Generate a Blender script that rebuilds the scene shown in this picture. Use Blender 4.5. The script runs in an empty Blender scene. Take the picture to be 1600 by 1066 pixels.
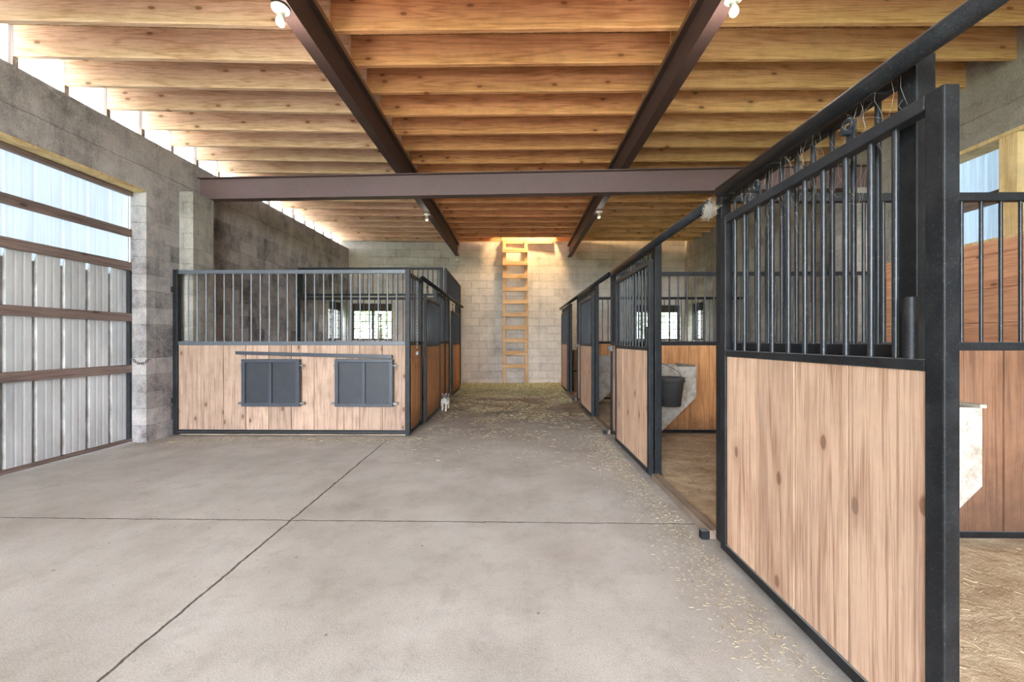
import bpy, math, random
from mathutils import Vector, Matrix, Euler
from mathutils import noise as mnoise
random.seed(7)
PI = math.pi
scene = bpy.context.scene
COL = scene.collection

# ------------------------------------------------------------------ mesh builder
class MB:
    def __init__(s): s.v = []; s.f = []; s.sm = []
    def add(s, vs, fs, smooth=False):
        n = len(s.v); s.v += [tuple(p) for p in vs]
        for f in fs: s.f.append(tuple(i + n for i in f)); s.sm.append(smooth)
        return s
    def box(s, x0, x1, y0, y1, z0, z1):
        if x0 > x1: x0, x1 = x1, x0
        if y0 > y1: y0, y1 = y1, y0
        if z0 > z1: z0, z1 = z1, z0
        v = [(x0,y0,z0),(x1,y0,z0),(x1,y1,z0),(x0,y1,z0),(x0,y0,z1),(x1,y0,z1),(x1,y1,z1),(x0,y1,z1)]
        return s.add(v, [(0,3,2,1),(4,5,6,7),(0,1,5,4),(1,2,6,5),(2,3,7,6),(3,0,4,7)])
    def hexa(s, v):                        # 8 corners: bottom ring, top ring
        return s.add(v, [(0,3,2,1),(4,5,6,7),(0,1,5,4),(1,2,6,5),(2,3,7,6),(3,0,4,7)])
    def tube(s, a, b, r, n=10, r2=None, cap=True, smooth=True):
        a, b = Vector(a), Vector(b); d = (b - a).normalized()
        u = d.orthogonal().normalized(); w = d.cross(u)
        r2 = r if r2 is None else r2
        vs = [a + (u*math.cos(2*PI*i/n) + w*math.sin(2*PI*i/n))*r for i in range(n)]
        vs += [b + (u*math.cos(2*PI*i/n) + w*math.sin(2*PI*i/n))*r2 for i in range(n)]
        s.add(vs, [(i, (i+1)%n, n+(i+1)%n, n+i) for i in range(n)], smooth)
        if cap:
            s.add(vs[:n], [tuple(range(n-1,-1,-1))]); s.add(vs[n:], [tuple(range(n))])
        return s
    def pipe(s, a, b, ro, ri, n=20):       # hollow, open-ended pipe
        a, b = Vector(a), Vector(b); d = (b - a).normalized()
        u = d.orthogonal().normalized(); w = d.cross(u); R = []
        for p, r in ((a,ro),(b,ro),(b,ri),(a,ri)):
            R += [p + (u*math.cos(2*PI*i/n) + w*math.sin(2*PI*i/n))*r for i in range(n)]
        fs = []
        for k in range(4):
            k2 = (k+1) % 4
            fs += [(k*n+i, k*n+(i+1)%n, k2*n+(i+1)%n, k2*n+i) for i in range(n)]
        return s.add(R, fs, True)
    def path(s, pts, r, n=6):
        for a, b in zip(pts[:-1], pts[1:]): s.tube(a, b, r, n)
        return s
    def lathe(s, prof, c=(0,0,0), n=20):
        vs = []; m = len(prof)
        for r, z in prof:
            vs += [(c[0]+r*math.cos(2*PI*i/n), c[1]+r*math.sin(2*PI*i/n), c[2]+z) for i in range(n)]
        fs = [(k*n+i, k*n+(i+1)%n, (k+1)*n+(i+1)%n, (k+1)*n+i) for k in range(m-1) for i in range(n)]
        return s.add(vs, fs, True)
    def prism(s, poly, axis, a, b):        # extrude a polygon along an axis; poly in the two other axes
        n = len(poly)
        def P(p, t):
            if axis == 'y': return (p[0], t, p[1])
            if axis == 'x': return (t, p[0], p[1])
            return (p[0], p[1], t)
        vs = [P(p,a) for p in poly] + [P(p,b) for p in poly]
        return s.add(vs, [tuple(range(n)), tuple(range(2*n-1,n-1,-1))] + [(i,(i+1)%n,n+(i+1)%n,n+i) for i in range(n)])
    def torus(s, c, R, r, rot=None, n=10, m=6, sx=1.0):
        vs = []
        for i in range(n):
            t = 2*PI*i/n
            for j in range(m):
                p = 2*PI*j/m
                q = Vector(((R + r*math.cos(p))*math.cos(t)*sx, (R + r*math.cos(p))*math.sin(t), r*math.sin(p)))
                if rot is not None: q = rot @ q
                vs.append(q + Vector(c))
        return s.add(vs, [(i*m+j, i*m+(j+1)%m, ((i+1)%n)*m+(j+1)%m, ((i+1)%n)*m+j) for i in range(n) for j in range(m)], True)
    def build(s, name, mat, parent=None, bevel=0.0):
        me = bpy.data.meshes.new(name)
        me.from_pydata(s.v, [], s.f); me.update()
        me.polygons.foreach_set('use_smooth', s.sm)
        o = bpy.data.objects.new(name, me); COL.objects.link(o)
        me.materials.append(mat)
        if parent is not None: o.parent = parent
        if bevel > 0:
            m = o.modifiers.new('edge', 'BEVEL'); m.width = bevel; m.segments = 2; m.limit_method = 'ANGLE'; m.angle_limit = math.radians(50)
        return o

def B(*a): return MB().box(*a)

def tag(o, label=None, cat=None, group=None, kind=None):
    if label: o['label'] = label
    if cat: o['category'] = cat
    if group: o['group'] = group
    if kind: o['kind'] = kind
    return o

def empty(name, label, cat, loc=(0,0,0), rz=0.0, group=None, kind=None):
    o = bpy.data.objects.new(name, None); COL.objects.link(o)
    o.location = loc; o.rotation_euler = (0,0,rz); o.empty_display_size = .1
    return tag(o, label, cat, group, kind)

ORD = ['first','second','third','fourth','fifth','sixth','seventh','eighth','ninth','tenth','eleventh','twelfth','thirteenth','fourteenth']

# ------------------------------------------------------------------ materials
def lin(r, g, b):
    f = lambda c: (c/255/12.92) if c/255 <= .04045 else ((c/255+.055)/1.055)**2.4
    return (f(r), f(g), f(b), 1)

class NT:
    def __init__(s, name, rough=.8, metal=0.0, spec=.3):
        s.m = bpy.data.materials.new(name); s.m.use_nodes = True
        s.t = s.m.node_tree; s.b = s.t.nodes['Principled BSDF']; s.out = s.t.nodes['Material Output']
        s.b.inputs['Roughness'].default_value = rough; s.b.inputs['Metallic'].default_value = metal
        s.b.inputs['Specular IOR Level'].default_value = spec
    def n(s, typ, **k):
        nd = s.t.nodes.new(typ)
        for a, v in k.items(): setattr(nd, a, v)
        return nd
    def put(s, sock, v):
        if hasattr(v, 'is_output'): s.t.links.new(v, sock)
        else: sock.default_value = v
    def math(s, op, a, b=0.0, c=0.0, clamp=False):
        nd = s.n('ShaderNodeMath', operation=op, use_clamp=clamp)
        for i, v in enumerate((a, b, c)): s.put(nd.inputs[i], v)
        return nd.outputs[0]
    def vmath(s, op, a, b=(0,0,0)):
        nd = s.n('ShaderNodeVectorMath', operation=op); s.put(nd.inputs[0], a); s.put(nd.inputs[1], b)
        return nd.outputs[0]
    def mix(s, f, a, b, mode='MIX'):
        nd = s.n('ShaderNodeMix', data_type='RGBA', blend_type=mode)
        s.put(nd.inputs['Factor'], f); s.put(nd.inputs['A'], a); s.put(nd.inputs['B'], b)
        return nd.outputs['Result']
    def obj(s): return s.n('ShaderNodeTexCoord').outputs['Object']
    def pos(s): return s.n('ShaderNodeNewGeometry').outputs['Position']
    def sep(s, v):
        nd = s.n('ShaderNodeSeparateXYZ'); s.put(nd.inputs[0], v); return nd.outputs
    def comb(s, x=0.0, y=0.0, z=0.0):
        nd = s.n('ShaderNodeCombineXYZ')
        for i, v in enumerate((x,y,z)): s.put(nd.inputs[i], v)
        return nd.outputs[0]
    def noise(s, vec, scale, detail=4, rough=.6, dist=0.0):
        nd = s.n('ShaderNodeTexNoise'); s.put(nd.inputs['Vector'], vec)
        nd.inputs['Scale'].default_value = scale; nd.inputs['Detail'].default_value = detail
        nd.inputs['Roughness'].default_value = rough; nd.inputs['Distortion'].default_value = dist
        return nd.outputs['Fac']
    def ramp(s, f, lo, hi, a=0.0, b=1.0):
        nd = s.n('ShaderNodeMapRange'); nd.clamp = True
        s.put(nd.inputs[0], f)
        for i, v in enumerate((lo, hi, a, b)): nd.inputs[i+1].default_value = v
        return nd.outputs[0]
    def scale(s, v, sc):
        return s.vmath('MULTIPLY', v, sc)
    def color(s, c): s.put(s.b.inputs['Base Color'], c)
    def rough(s, c): s.put(s.b.inputs['Roughness'], c)
    def bump(s, h, dist=.01, strength=.6):
        nd = s.n('ShaderNodeBump'); nd.inputs['Strength'].default_value = strength; nd.inputs['Distance'].default_value = dist
        s.put(nd.inputs['Height'], h); s.t.links.new(nd.outputs[0], s.b.inputs['Normal'])

def wood(name, light, dark, axis='x', knots=True, rings=34, tint=.28, dirt=0.0, dirtcol=None, rough=.75, low=None, freq=1.0, long=.10, contrast=1.0):
    """sawn timber; grain runs along the axis"""
    t = NT(name, rough, 0, .25)
    geo = t.n('ShaderNodeNewGeometry'); oi = t.n('ShaderNodeObjectInfo')
    isl = geo.outputs['Random Per Island']; rnd = oi.outputs['Random']
    off = t.comb(t.math('MULTIPLY', isl, 37.0), t.math('MULTIPLY', rnd, 53.0), t.math('MULTIPLY_ADD', isl, 19.0, rnd))
    o = t.vmath('ADD', t.obj(), off)
    L = long
    sc = {'x':(L,1,1),'y':(1,L,1),'z':(1,1,L)}[axis]
    g = t.scale(o, sc)
    base = t.noise(g, 4.2*freq, 2, .45, .3)
    ring = t.math('SINE', t.math('MULTIPLY', base, rings*2.2))
    ring = t.math('POWER', t.math('MULTIPLY_ADD', ring, .5, .5), 2.6)
    fs = {'x':(.03,1,1),'y':(1,.03,1),'z':(1,1,.03)}[axis]
    fine = t.noise(t.scale(o, fs), 130, 2, .6)
    big = t.noise(t.scale(o, {'x':(.5,1,1),'y':(1,.5,1),'z':(1,1,.5)}[axis]), 3.5, 3, .55)
    f = t.math('ADD', t.math('MULTIPLY', ring, .5*contrast), t.math('MULTIPLY', t.math('SUBTRACT', fine, .45), 1.9))
    f = t.math('ADD', f, t.math('MULTIPLY', t.math('SUBTRACT', big, .5), .9), clamp=True)
    c = t.mix(f, light, dark)
    val = t.math('ADD', 1 - tint*.6, t.math('MULTIPLY', t.math('FRACT', t.math('ADD', t.math('MULTIPLY', isl, 7.3), t.math('MULTIPLY', rnd, 5.1))), tint))
    c = t.mix(1.0, c, t.comb(val, val, val), 'MULTIPLY')
    if knots:
        ox, oy, oz = t.sep(o)
        kv = {'x': t.comb(t.math('MULTIPLY', ox, .5), oz), 'y': t.comb(t.math('MULTIPLY', oy, .5), oz), 'z': t.comb(ox, t.math('MULTIPLY', oz, .5))}[axis]
        vo = t.n('ShaderNodeTexVoronoi', voronoi_dimensions='2D'); t.put(vo.inputs['Vector'], kv); vo.inputs['Scale'].default_value = 4.3
        sepc = t.sep(vo.outputs['Color'])
        kd = t.math('ADD', vo.outputs['Distance'], t.math('MULTIPLY', t.math('SUBTRACT', t.noise(o, 40, 2, .5), .5), .03))
        on = t.math('GREATER_THAN', sepc[0], .58)
        halo = t.math('MULTIPLY', on, t.ramp(kd, .07, .20, 1, 0))
        c = t.mix(t.math('MULTIPLY', halo, .35), c, dark)
        core = t.math('MULTIPLY', on, t.ramp(kd, .05, .075, 1, 0))
        c = t.mix(t.math('MULTIPLY', core, .88), c, t.mix(.55, dark, (0.06,.035,.022,1)))
    if dirt > 0:
        dn = t.noise(o, 5.5, 6, .7)
        c = t.mix(t.math('MULTIPLY', t.ramp(dn, .45, .75), dirt), c, dirtcol or lin(90,78,66))
    if low:                                   # splashed muck on the foot of the boards
        z = t.sep(t.pos())[2]
        m = t.math('ADD', t.ramp(z, .02, low, 1, 0), t.math('MULTIPLY', t.math('SUBTRACT', t.noise(t.pos(), 14, 5, .7), .5), .9), clamp=True)
        c = t.mix(t.math('MULTIPLY', m, .75), c, lin(72,54,42))
    t.color(c)
    t.bump(f, .003, .35)
    return t.m

def block(name, uaxis, light, dark, stain=.6, smooth_above=None, seed=0.0, var=.2):
    """concrete block wall in running bond, world-sized 16 x 8 inch units"""
    t = NT(name, .95, 0, .12)
    p = t.pos(); x, y, z = t.sep(p)
    q = t.vmath('ADD', p, (seed, seed*1.7, seed*.6))
    u = {'x': x, 'y': y, 'xy': t.math('ADD', x, y)}[uaxis]
    u2 = t.math('ADD', u, t.math('MULTIPLY', t.math('SUBTRACT', t.noise(q, 7, 5, .7), .5), .05))
    z2 = t.math('ADD', z, t.math('MULTIPLY', t.math('SUBTRACT', t.noise(t.vmath('ADD', q, (9,3,1)), 7, 5, .7), .5), .045))
    br = t.n('ShaderNodeTexBrick'); t.put(br.inputs['Vector'], t.comb(u2, z2, 0.0))
    br.offset = .5
    for k, v in (('Scale',1.0),('Mortar Size',.004),('Mortar Smooth',.6),('Brick Width',.4064),('Row Height',.2032),('Bias',0.0)): br.inputs[k].default_value = v
    br.inputs['Color1'].default_value = (0,0,0,1); br.inputs['Color2'].default_value = (1,1,1,1); br.inputs['Mortar'].default_value = (.5,.5,.5,1)
    unit = t.sep(br.outputs['Color'])[0]; mort = br.outputs['Fac']
    if smooth_above:
        k = t.ramp(z, smooth_above-.01, smooth_above+.01, 1, 0)
        unit = t.math('MULTIPLY', unit, k)
        line = t.ramp(t.math('ABSOLUTE', t.math('SUBTRACT', z2, smooth_above+.27)), .004, .012, .7, 0)
        mort = t.math('MAXIMUM', t.math('MULTIPLY', mort, k), line)
    st = t.ramp(t.noise(q, 1.3, 7, .72, .5), .36, .66); st2 = t.ramp(t.noise(q, 4.2, 6, .75, .3), .46, .7)
    run = t.ramp(t.noise(t.scale(q, (1,1,.12)), 6, 5, .7), .48, .72)
    gr = t.noise(q, 60, 5, .8)
    f = t.math('ADD', t.math('MULTIPLY', t.math('POWER', unit, 2.0), var), t.math('MULTIPLY', st, stain*.6))
    f = t.math('ADD', f, t.math('MULTIPLY', st2, stain*.4)); f = t.math('ADD', f, t.math('MULTIPLY', run, stain*.3))
    f = t.math('ADD', f, t.math('MULTIPLY', t.math('SUBTRACT', gr, .5), 1.3), clamp=True)
    c = t.mix(f, light, dark)
    vis = t.ramp(t.noise(q, 3.1, 4, .7), .36, .66)
    c = t.mix(t.math('MULTIPLY', t.math('MULTIPLY', mort, vis), .5), c, lin(52,46,42))
    t.color(c)
    h = t.math('ADD', t.math('MULTIPLY', mort, -1.0), t.math('MULTIPLY', t.noise(q, 60, 5, .8), .9))
    t.bump(h, .012, .8)
    return t.m

def steel(name, base, dust, amt=.5, rough=.45, top=.75, metal=0.0, speck=60, spec=.5):
    t = NT(name, rough, metal, spec)
    p = t.pos()
    n1 = t.ramp(t.noise(p, speck, 5, .8), .56, .7); n2 = t.ramp(t.noise(p, 9, 4, .65), .42, .7)
    f = t.math('MULTIPLY', t.math('ADD', t.math('MULTIPLY', n1, .6), t.math('MULTIPLY', n2, .12)), amt)
    up = t.sep(t.n('ShaderNodeNewGeometry').outputs['Normal'])[2]      # settled barn dust on ledges
    f = t.math('MAXIMUM', f, t.math('MULTIPLY', t.ramp(up, .35, .9), top))
    t.color(t.mix(f, base, dust))
    t.rough(t.math('MULTIPLY_ADD', f, .4, rough))
    t.bump(t.noise(p, 120, 3, .6), .001, .3)
    return t.m

def plain(name, c, rough=.7, metal=0.0, var=.12, sc=30, spec=.3):
    t = NT(name, rough, metal, spec)
    v = t.math('MULTIPLY_ADD', t.noise(t.obj(), sc, 4, .65), 2*var, 1-var)
    t.color(t.mix(1.0, c, t.comb(v, v, v), 'MULTIPLY'))
    return t.m

JOIST = wood('red brown joist pine', lin(240,176,124), lin(182,114,72), 'x', rings=26, tint=.3, freq=1.9, long=.06, contrast=.85, dirt=.25, dirtcol=lin(120,84,60))
JOISTL = wood('pale daylit joist pine', lin(242,204,172), lin(194,142,106), 'x', rings=26, tint=.25, freq=1.9, long=.06, contrast=.85, dirt=.2, dirtcol=lin(150,110,84))  # paleness is partly timber, partly daylight painted into the colour
JOISTR = wood('golden window-lit joist pine', lin(244,200,142), lin(192,138,86), 'x', rings=26, tint=.3, freq=1.9, long=.06, contrast=.85, dirt=.25, dirtcol=lin(120,90,60))  # gold is partly timber, partly window light painted into the colour
BOARD = wood('pale kick board', lin(208,174,148), lin(156,116,92), 'z', rings=26, tint=.3, freq=1.7, long=.045, contrast=.9, dirt=.35, dirtcol=lin(150,128,112))
BOARDL = wood('weathered kick board', lin(186,158,138), lin(132,104,86), 'z', rings=26, tint=.3, freq=1.7, long=.045, contrast=.9, dirt=.45, dirtcol=lin(126,106,92))
BOARDO = wood('orange kick board', lin(218,162,110), lin(160,106,66), 'z', rings=26, tint=.28, freq=1.7, long=.045, contrast=.85, low=.35)
BOARDP = wood('dirty kick board', lin(160,118,92), lin(108,76,56), 'z', rings=26, tint=.3, freq=1.7, long=.045, contrast=.85, low=.7, dirt=.5, dirtcol=lin(128,104,88))
BOARDH = wood('wall lining plank', lin(218,162,126), lin(170,114,84), 'y', rings=26, tint=.2, freq=1.5, long=.06, contrast=.8)
FRESH = wood('ladder pine', lin(206,170,128), lin(172,128,86), 'x', rings=14, tint=.15, knots=False)
FRESHZ = wood('ladder stile pine', lin(206,170,128), lin(172,128,86), 'z', rings=14, tint=.15, knots=False)
GIRT = wood('weathered girt', lin(142,122,114), lin(92,78,74), 'y', rings=18, tint=.3, dirt=.5, dirtcol=lin(104,96,94), long=.05, freq=2, contrast=.9)
PLATE = wood('beam nailer', lin(150,112,80), lin(96,66,44), 'y', rings=18, knots=False)
SILLW = wood('threshold timber', lin(150,132,116), lin(104,88,76), 'x', rings=18, dirt=.6)
STUD = wood('grey stud', lin(170,150,140), lin(120,102,96), 'z', rings=14, knots=False)
FRAMEW = wood('window frame pine', lin(232,204,150), lin(196,160,108), 'z', rings=14, knots=False, dirt=.3)
BLK_L = block('block left', 'y', lin(204,197,194), lin(92,88,90), .85, smooth_above=3.03, var=.42)
BLK_B = block('block back', 'x', lin(206,197,186), lin(112,104,96), .5, seed=3)
BLK_R = block('block right', 'y', lin(180,172,160), lin(92,86,78), .7, smooth_above=3.21, seed=7)
BLK_P = block('block pilaster', 'xy', lin(196,190,180), lin(88,84,82), .7, seed=5)
BLACK = steel('black painted steel', lin(18,20,24), lin(150,152,154), .36, .48, .55, speck=190, spec=.3)
RAILS = steel('dusty grey steel', lin(34,37,42), lin(160,162,162), .28, .45, .7, speck=120, spec=.35)
BARS = steel('bar steel', lin(38,41,46), lin(170,170,170), .28, .3, .6, metal=.25)
SLATE = steel('slate painted steel', lin(57,62,71), lin(150,152,156), .25, .4, .6, speck=120)
SLATED = steel('dark slate sheet', lin(42,45,52), lin(140,138,138), .28, .5, .6, speck=120)
BEAM = steel('primed beam steel', lin(100,79,79), lin(150,130,124), .55, .6, .6, speck=40)
BEAMD = steel('dark beam steel', lin(70,50,46), lin(120,98,86), .5, .65, .5, speck=50)
PALER = steel('pale dusty rail steel', lin(84,90,98), lin(180,182,182), .35, .4, .7, speck=120)
PALEB = steel('pale bar steel', lin(104,106,110), lin(190,190,188), .35, .3, .6, metal=.3)
GALV = steel('galvanised steel', lin(120,122,124), lin(180,178,172), .5, .4, .6, metal=.5)
PORC = plain('porcelain', lin(228,226,212), .3, var=.04, spec=.5)
RUBBER = steel('black rubber', lin(54,56,58), lin(130,122,112), .45, .6, .4)
CHAINM = steel('chain steel', lin(130,130,130), lin(200,198,192), .5, .4, .5, metal=.4)
COB = plain('cobweb dust', lin(180,172,160), .9, var=.05)

def mk_translucent(name, col, trans, gloss=.1):
    t = NT(name, .5)
    tr = t.n('ShaderNodeBsdfTranslucent'); di = t.n('ShaderNodeBsdfDiffuse')
    p = t.pos(); v = t.math('MULTIPLY_ADD', t.noise(t.scale(p, (1,9,.25)), 4, 4, .6), .3, .85)
    c = t.mix(1.0, col, t.comb(v, v, v), 'MULTIPLY')
    t.put(tr.inputs['Color'], t.mix(1.0, c, (trans,trans,trans,1), 'MULTIPLY')); t.put(di.inputs['Color'], t.mix(1.0, c, (.45,.45,.45,1), 'MULTIPLY'))
    a = t.n('ShaderNodeAddShader'); t.t.links.new(tr.outputs[0], a.inputs[0]); t.t.links.new(di.outputs[0], a.inputs[1])
    t.t.links.new(a.outputs[0], t.out.inputs['Surface'])
    return t.m
FIBER = mk_translucent('fibreglass sheet', lin(236,242,250), .22)
FIBERR = mk_translucent('ribbed fibreglass sheet', lin(228,240,252), .2)
FIBERW = mk_translucent('clear fibreglass sheet', lin(244,248,252), .6)

def mk_white_metal():
    t = NT('white sheet metal', .5, 0, .4)
    p = t.pos(); x, y, z = t.sep(p)
    base = t.mix(t.ramp(t.noise(t.scale(p, (1,1,.3)), 2.6, 5, .65), .38, .7), lin(214,216,218), lin(172,174,176))
    low = t.math('ADD', t.ramp(z, .05, .62, .6, 0), t.math('MULTIPLY', t.math('SUBTRACT', t.noise(t.scale(p, (1,5,.7)), 7, 7, .8), .55), 1.0), clamp=True)
    c = t.mix(t.math('MULTIPLY', low, .5), base, lin(128,120,110))
    rib = t.math('FRACT', t.math('DIVIDE', t.math('SUBTRACT', y, .45), .23))        # shade of the recessed ribs, painted in as dark colour
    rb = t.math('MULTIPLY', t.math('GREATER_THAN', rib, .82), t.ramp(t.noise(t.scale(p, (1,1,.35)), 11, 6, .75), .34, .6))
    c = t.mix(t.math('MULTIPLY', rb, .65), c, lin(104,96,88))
    t.color(c)
    return t.m
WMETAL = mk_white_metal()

def mk_glass():
    t = NT('window glass', .1)
    tr = t.n('ShaderNodeBsdfTransparent'); tr.inputs['Color'].default_value = (.92,.95,.93,1)
    gl = t.n('ShaderNodeBsdfGlossy'); gl.inputs['Roughness'].default_value = .08
    m = t.n('ShaderNodeMixShader'); m.inputs[0].default_value = .06
    t.t.links.new(tr.outputs[0], m.inputs[1]); t.t.links.new(gl.outputs[0], m.inputs[2]); t.t.links.new(m.outputs[0], t.out.inputs['Surface'])
    return t.m
GLASS = mk_glass()

def mk_floor():
    t = NT('concrete floor', .8, 0, .25)
    p = t.pos(); x, y, z = t.sep(p)
    c = t.mix(t.ramp(t.noise(p, 1.3, 5, .6), .35, .68), lin(194,190,185), lin(166,159,152))
    c = t.mix(t.ramp(t.noise(p, 4.5, 6, .75), .5, .75, 0, .6), c, lin(150,142,134))
    c = t.mix(t.ramp(t.noise(t.vmath('ADD', p, (5,8,2)), 2.7, 5, .7), .52, .7, 0, .35), c, lin(182,183,178))
    c = t.mix(t.ramp(t.noise(p, 30, 6, .8), .55, .7, 0, .3), c, lin(112,104,96))
    sv = t.n('ShaderNodeTexVoronoi'); t.put(sv.inputs['Vector'], p); sv.inputs['Scale'].default_value = 9
    c = t.mix(t.math('MULTIPLY', t.math('GREATER_THAN', t.sep(sv.outputs['Color'])[0], .8), t.ramp(sv.outputs['Distance'], .04, .09, .6, 0)), c, lin(96,86,76))
    gv = t.ramp(t.noise(p, 170, 3, .8), .3, .7, .72, 1.25)
    c = t.mix(1.0, c, t.comb(gv, gv, gv), 'MULTIPLY')
    # trodden dirt, thicker towards the stalls, with stall shade painted into it
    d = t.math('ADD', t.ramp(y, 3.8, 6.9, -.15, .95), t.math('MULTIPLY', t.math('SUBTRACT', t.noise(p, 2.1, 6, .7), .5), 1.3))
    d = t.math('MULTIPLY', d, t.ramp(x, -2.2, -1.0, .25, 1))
    d = t.math('MAXIMUM', d, t.math('MULTIPLY', t.ramp(x, -4.5, -3.3, .5, 0), t.ramp(t.noise(p, 2.4, 5, .65), .3, .65)))
    dx = t.ramp(x, .7, 1.25, 0, .55)
    d = t.math('ADD', d, t.math('MULTIPLY', dx, t.ramp(t.noise(p, 5, 5, .7), .35, .65)), clamp=True)
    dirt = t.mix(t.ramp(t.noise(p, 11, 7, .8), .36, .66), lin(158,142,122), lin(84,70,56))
    dirt = t.mix(t.math('MULTIPLY', t.ramp(t.noise(t.scale(p, (.6,1.6,1)), 1.5, 5, .65), .46, .6), t.ramp(y, 5.0, 5.8, 0, .7)), dirt, lin(78,64,50))  # dark patches: shade cast by the stalls, put into the colour
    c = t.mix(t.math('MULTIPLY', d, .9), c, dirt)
    # tooled joints in the slab
    wob = t.math('MULTIPLY', t.math('SUBTRACT', t.noise(p, 9, 4, .7), .5), .03)
    j1 = t.math('ABSOLUTE', t.math('SUBTRACT', t.math('ADD', y, wob), t.math('MULTIPLY_ADD', x, -.006, 2.585)))
    j2 = t.math('ABSOLUTE', t.math('ADD', t.math('ADD', x, wob), t.math('MULTIPLY_ADD', y, .03, 1.46)))
    j1 = t.ramp(j1, .003, .007, 1, 0)
    j2 = t.math('MULTIPLY', t.ramp(j2, .004, .009, 1, 0), t.ramp(y, 4.6, 4.75, 1, 0))
    jj = t.math('MAXIMUM', j1, j2)
    c = t.mix(t.math('MULTIPLY', jj, .85), c, lin(58,50,44))
    t.color(c)
    h = t.math('SUBTRACT', t.math('ADD', t.math('MULTIPLY', t.noise(p, 90, 4, .7), .25), t.math('MULTIPLY', t.noise(p, 9, 4, .6), .35)), jj)
    t.bump(h, .008, .5)
    return t.m
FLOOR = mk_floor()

def mk_dirt():
    t = NT('stall dirt', .95, 0, .1)
    p = t.pos()
    n1 = t.noise(t.scale(p, (1,1.6,1)), 3.2, 7, .72, .3); n2 = t.noise(p, 40, 5, .75)
    c = t.mix(t.ramp(n1, .35, .68), lin(234,212,182), lin(176,148,118))
    c = t.mix(t.ramp(n2, .58, .78, 0, .6), c, lin(84,66,48))
    t.color(c); t.bump(t.math('ADD', n1, t.math('MULTIPLY', n2, .4)), .03, .9)
    return t.m
DIRT = mk_dirt()

def mk_osb():
    t = NT('strand board', .85)
    p = t.pos()
    vo = t.n('ShaderNodeTexVoronoi'); t.put(vo.inputs['Vector'], t.scale(p, (1,2.4,1))); vo.inputs['Scale'].default_value = 22
    f = t.sep(vo.outputs['Color'])[0]
    t.color(t.mix(f, lin(210,170,116), lin(150,106,62)))
    return t.m
OSB = mk_osb()

def mk_trough():
    t = NT('rusty white paint', .6, 0, .3)
    p = t.pos()
    r = t.ramp(t.noise(p, 6, 8, .8), .45, .58); s = t.ramp(t.noise(p, 28, 6, .8), .52, .64)
    c = t.mix(t.math('MULTIPLY', r, .6), lin(184,182,175), lin(140,117,90))
    c = t.mix(t.math('MULTIPLY', s, .5), c, lin(120,92,66))
    t.color(c); return t.m
TROUGH = mk_trough()

def mk_straw(name, a, b):
    t = NT(name, .8, 0, .2)
    t.color(t.mix(t.n('ShaderNodeNewGeometry').outputs['Random Per Island'], a, b)); return t.m
STRAW = mk_straw('dry straw', lin(204,190,152), lin(112,100,74))
HAY = mk_straw('greenish hay', lin(196,186,142), lin(104,98,70))
BALE = mk_straw('old bale', lin(120,92,66), lin(70,52,38))

def mk_cat():
    t = NT('cat fur', .85, 0, .2)
    o = t.obj(); x, y, z = t.sep(o)
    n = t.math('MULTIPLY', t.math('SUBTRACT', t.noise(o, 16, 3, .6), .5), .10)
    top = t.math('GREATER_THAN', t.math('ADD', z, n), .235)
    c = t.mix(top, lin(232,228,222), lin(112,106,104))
    t.color(c); return t.m
CAT = mk_cat()

def mk_grass():
    t = NT('grass', .95); p = t.pos()
    t.color(t.mix(t.noise(p, 2, 5, .7), lin(120,140,80), lin(86,110,58))); return t.m
GRASS = mk_grass()
LEAF = plain('leaves', lin(190,206,160), .8, var=.25, sc=8)

# ------------------------------------------------------------------ the setting
XL, XR, YF = -4.45, 4.65, -5.0
def YB(x): return 10.40 + .07*x                     # the end wall runs slightly out of square
ZJ = 3.853; ZJT = 4.142; ZW = 3.658

def struct(name, mb, mat, label=None, bevel=0):
    return tag(mb.build(name, mat, None, bevel), label, None, None, 'structure')

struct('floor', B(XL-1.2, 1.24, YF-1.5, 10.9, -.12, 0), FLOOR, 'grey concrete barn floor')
struct('floor_stalls', B(1.24, XR+.2, YF, 10.9, -.12, .012), DIRT, 'brown dirt floor of the right row of stalls')
struct('floor_pen', B(XL, -1.44, 4.95, 10.2, -.1, .012), DIRT, 'brown dirt floor inside the left pens')
g = MB()
for a in ((-60, XL-1.2, -60, 60), (XR+.2, 60, -60, 60), (XL-1.2, XR+.2, 10.9, 60), (XL-1.2, XR+.2, -60, YF-1.5)): g.box(a[0], a[1], a[2], a[3], -.3, -.13)
struct('ground', g, GRASS, 'grass outside the barn')

# left wall: opening for the big door, corner window
w = MB()
w.box(XL-.2, XL, YF, .55, 0, ZW)
w.box(XL-.2, XL, .55, 4.55, 3.03, ZW)
w.box(XL-.2, XL, 4.55, 9.02, 0, ZW)
w.box(XL-.2, XL, 9.02, 9.84, 0, 1.24); w.box(XL-.2, XL, 9.02, 9.84, 2.2, ZW)
w.box(XL-.2, XL, 9.84, 10.3, 0, ZW)
struct('wall_left', w, BLK_L, 'grey stained concrete block wall at left')
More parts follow.
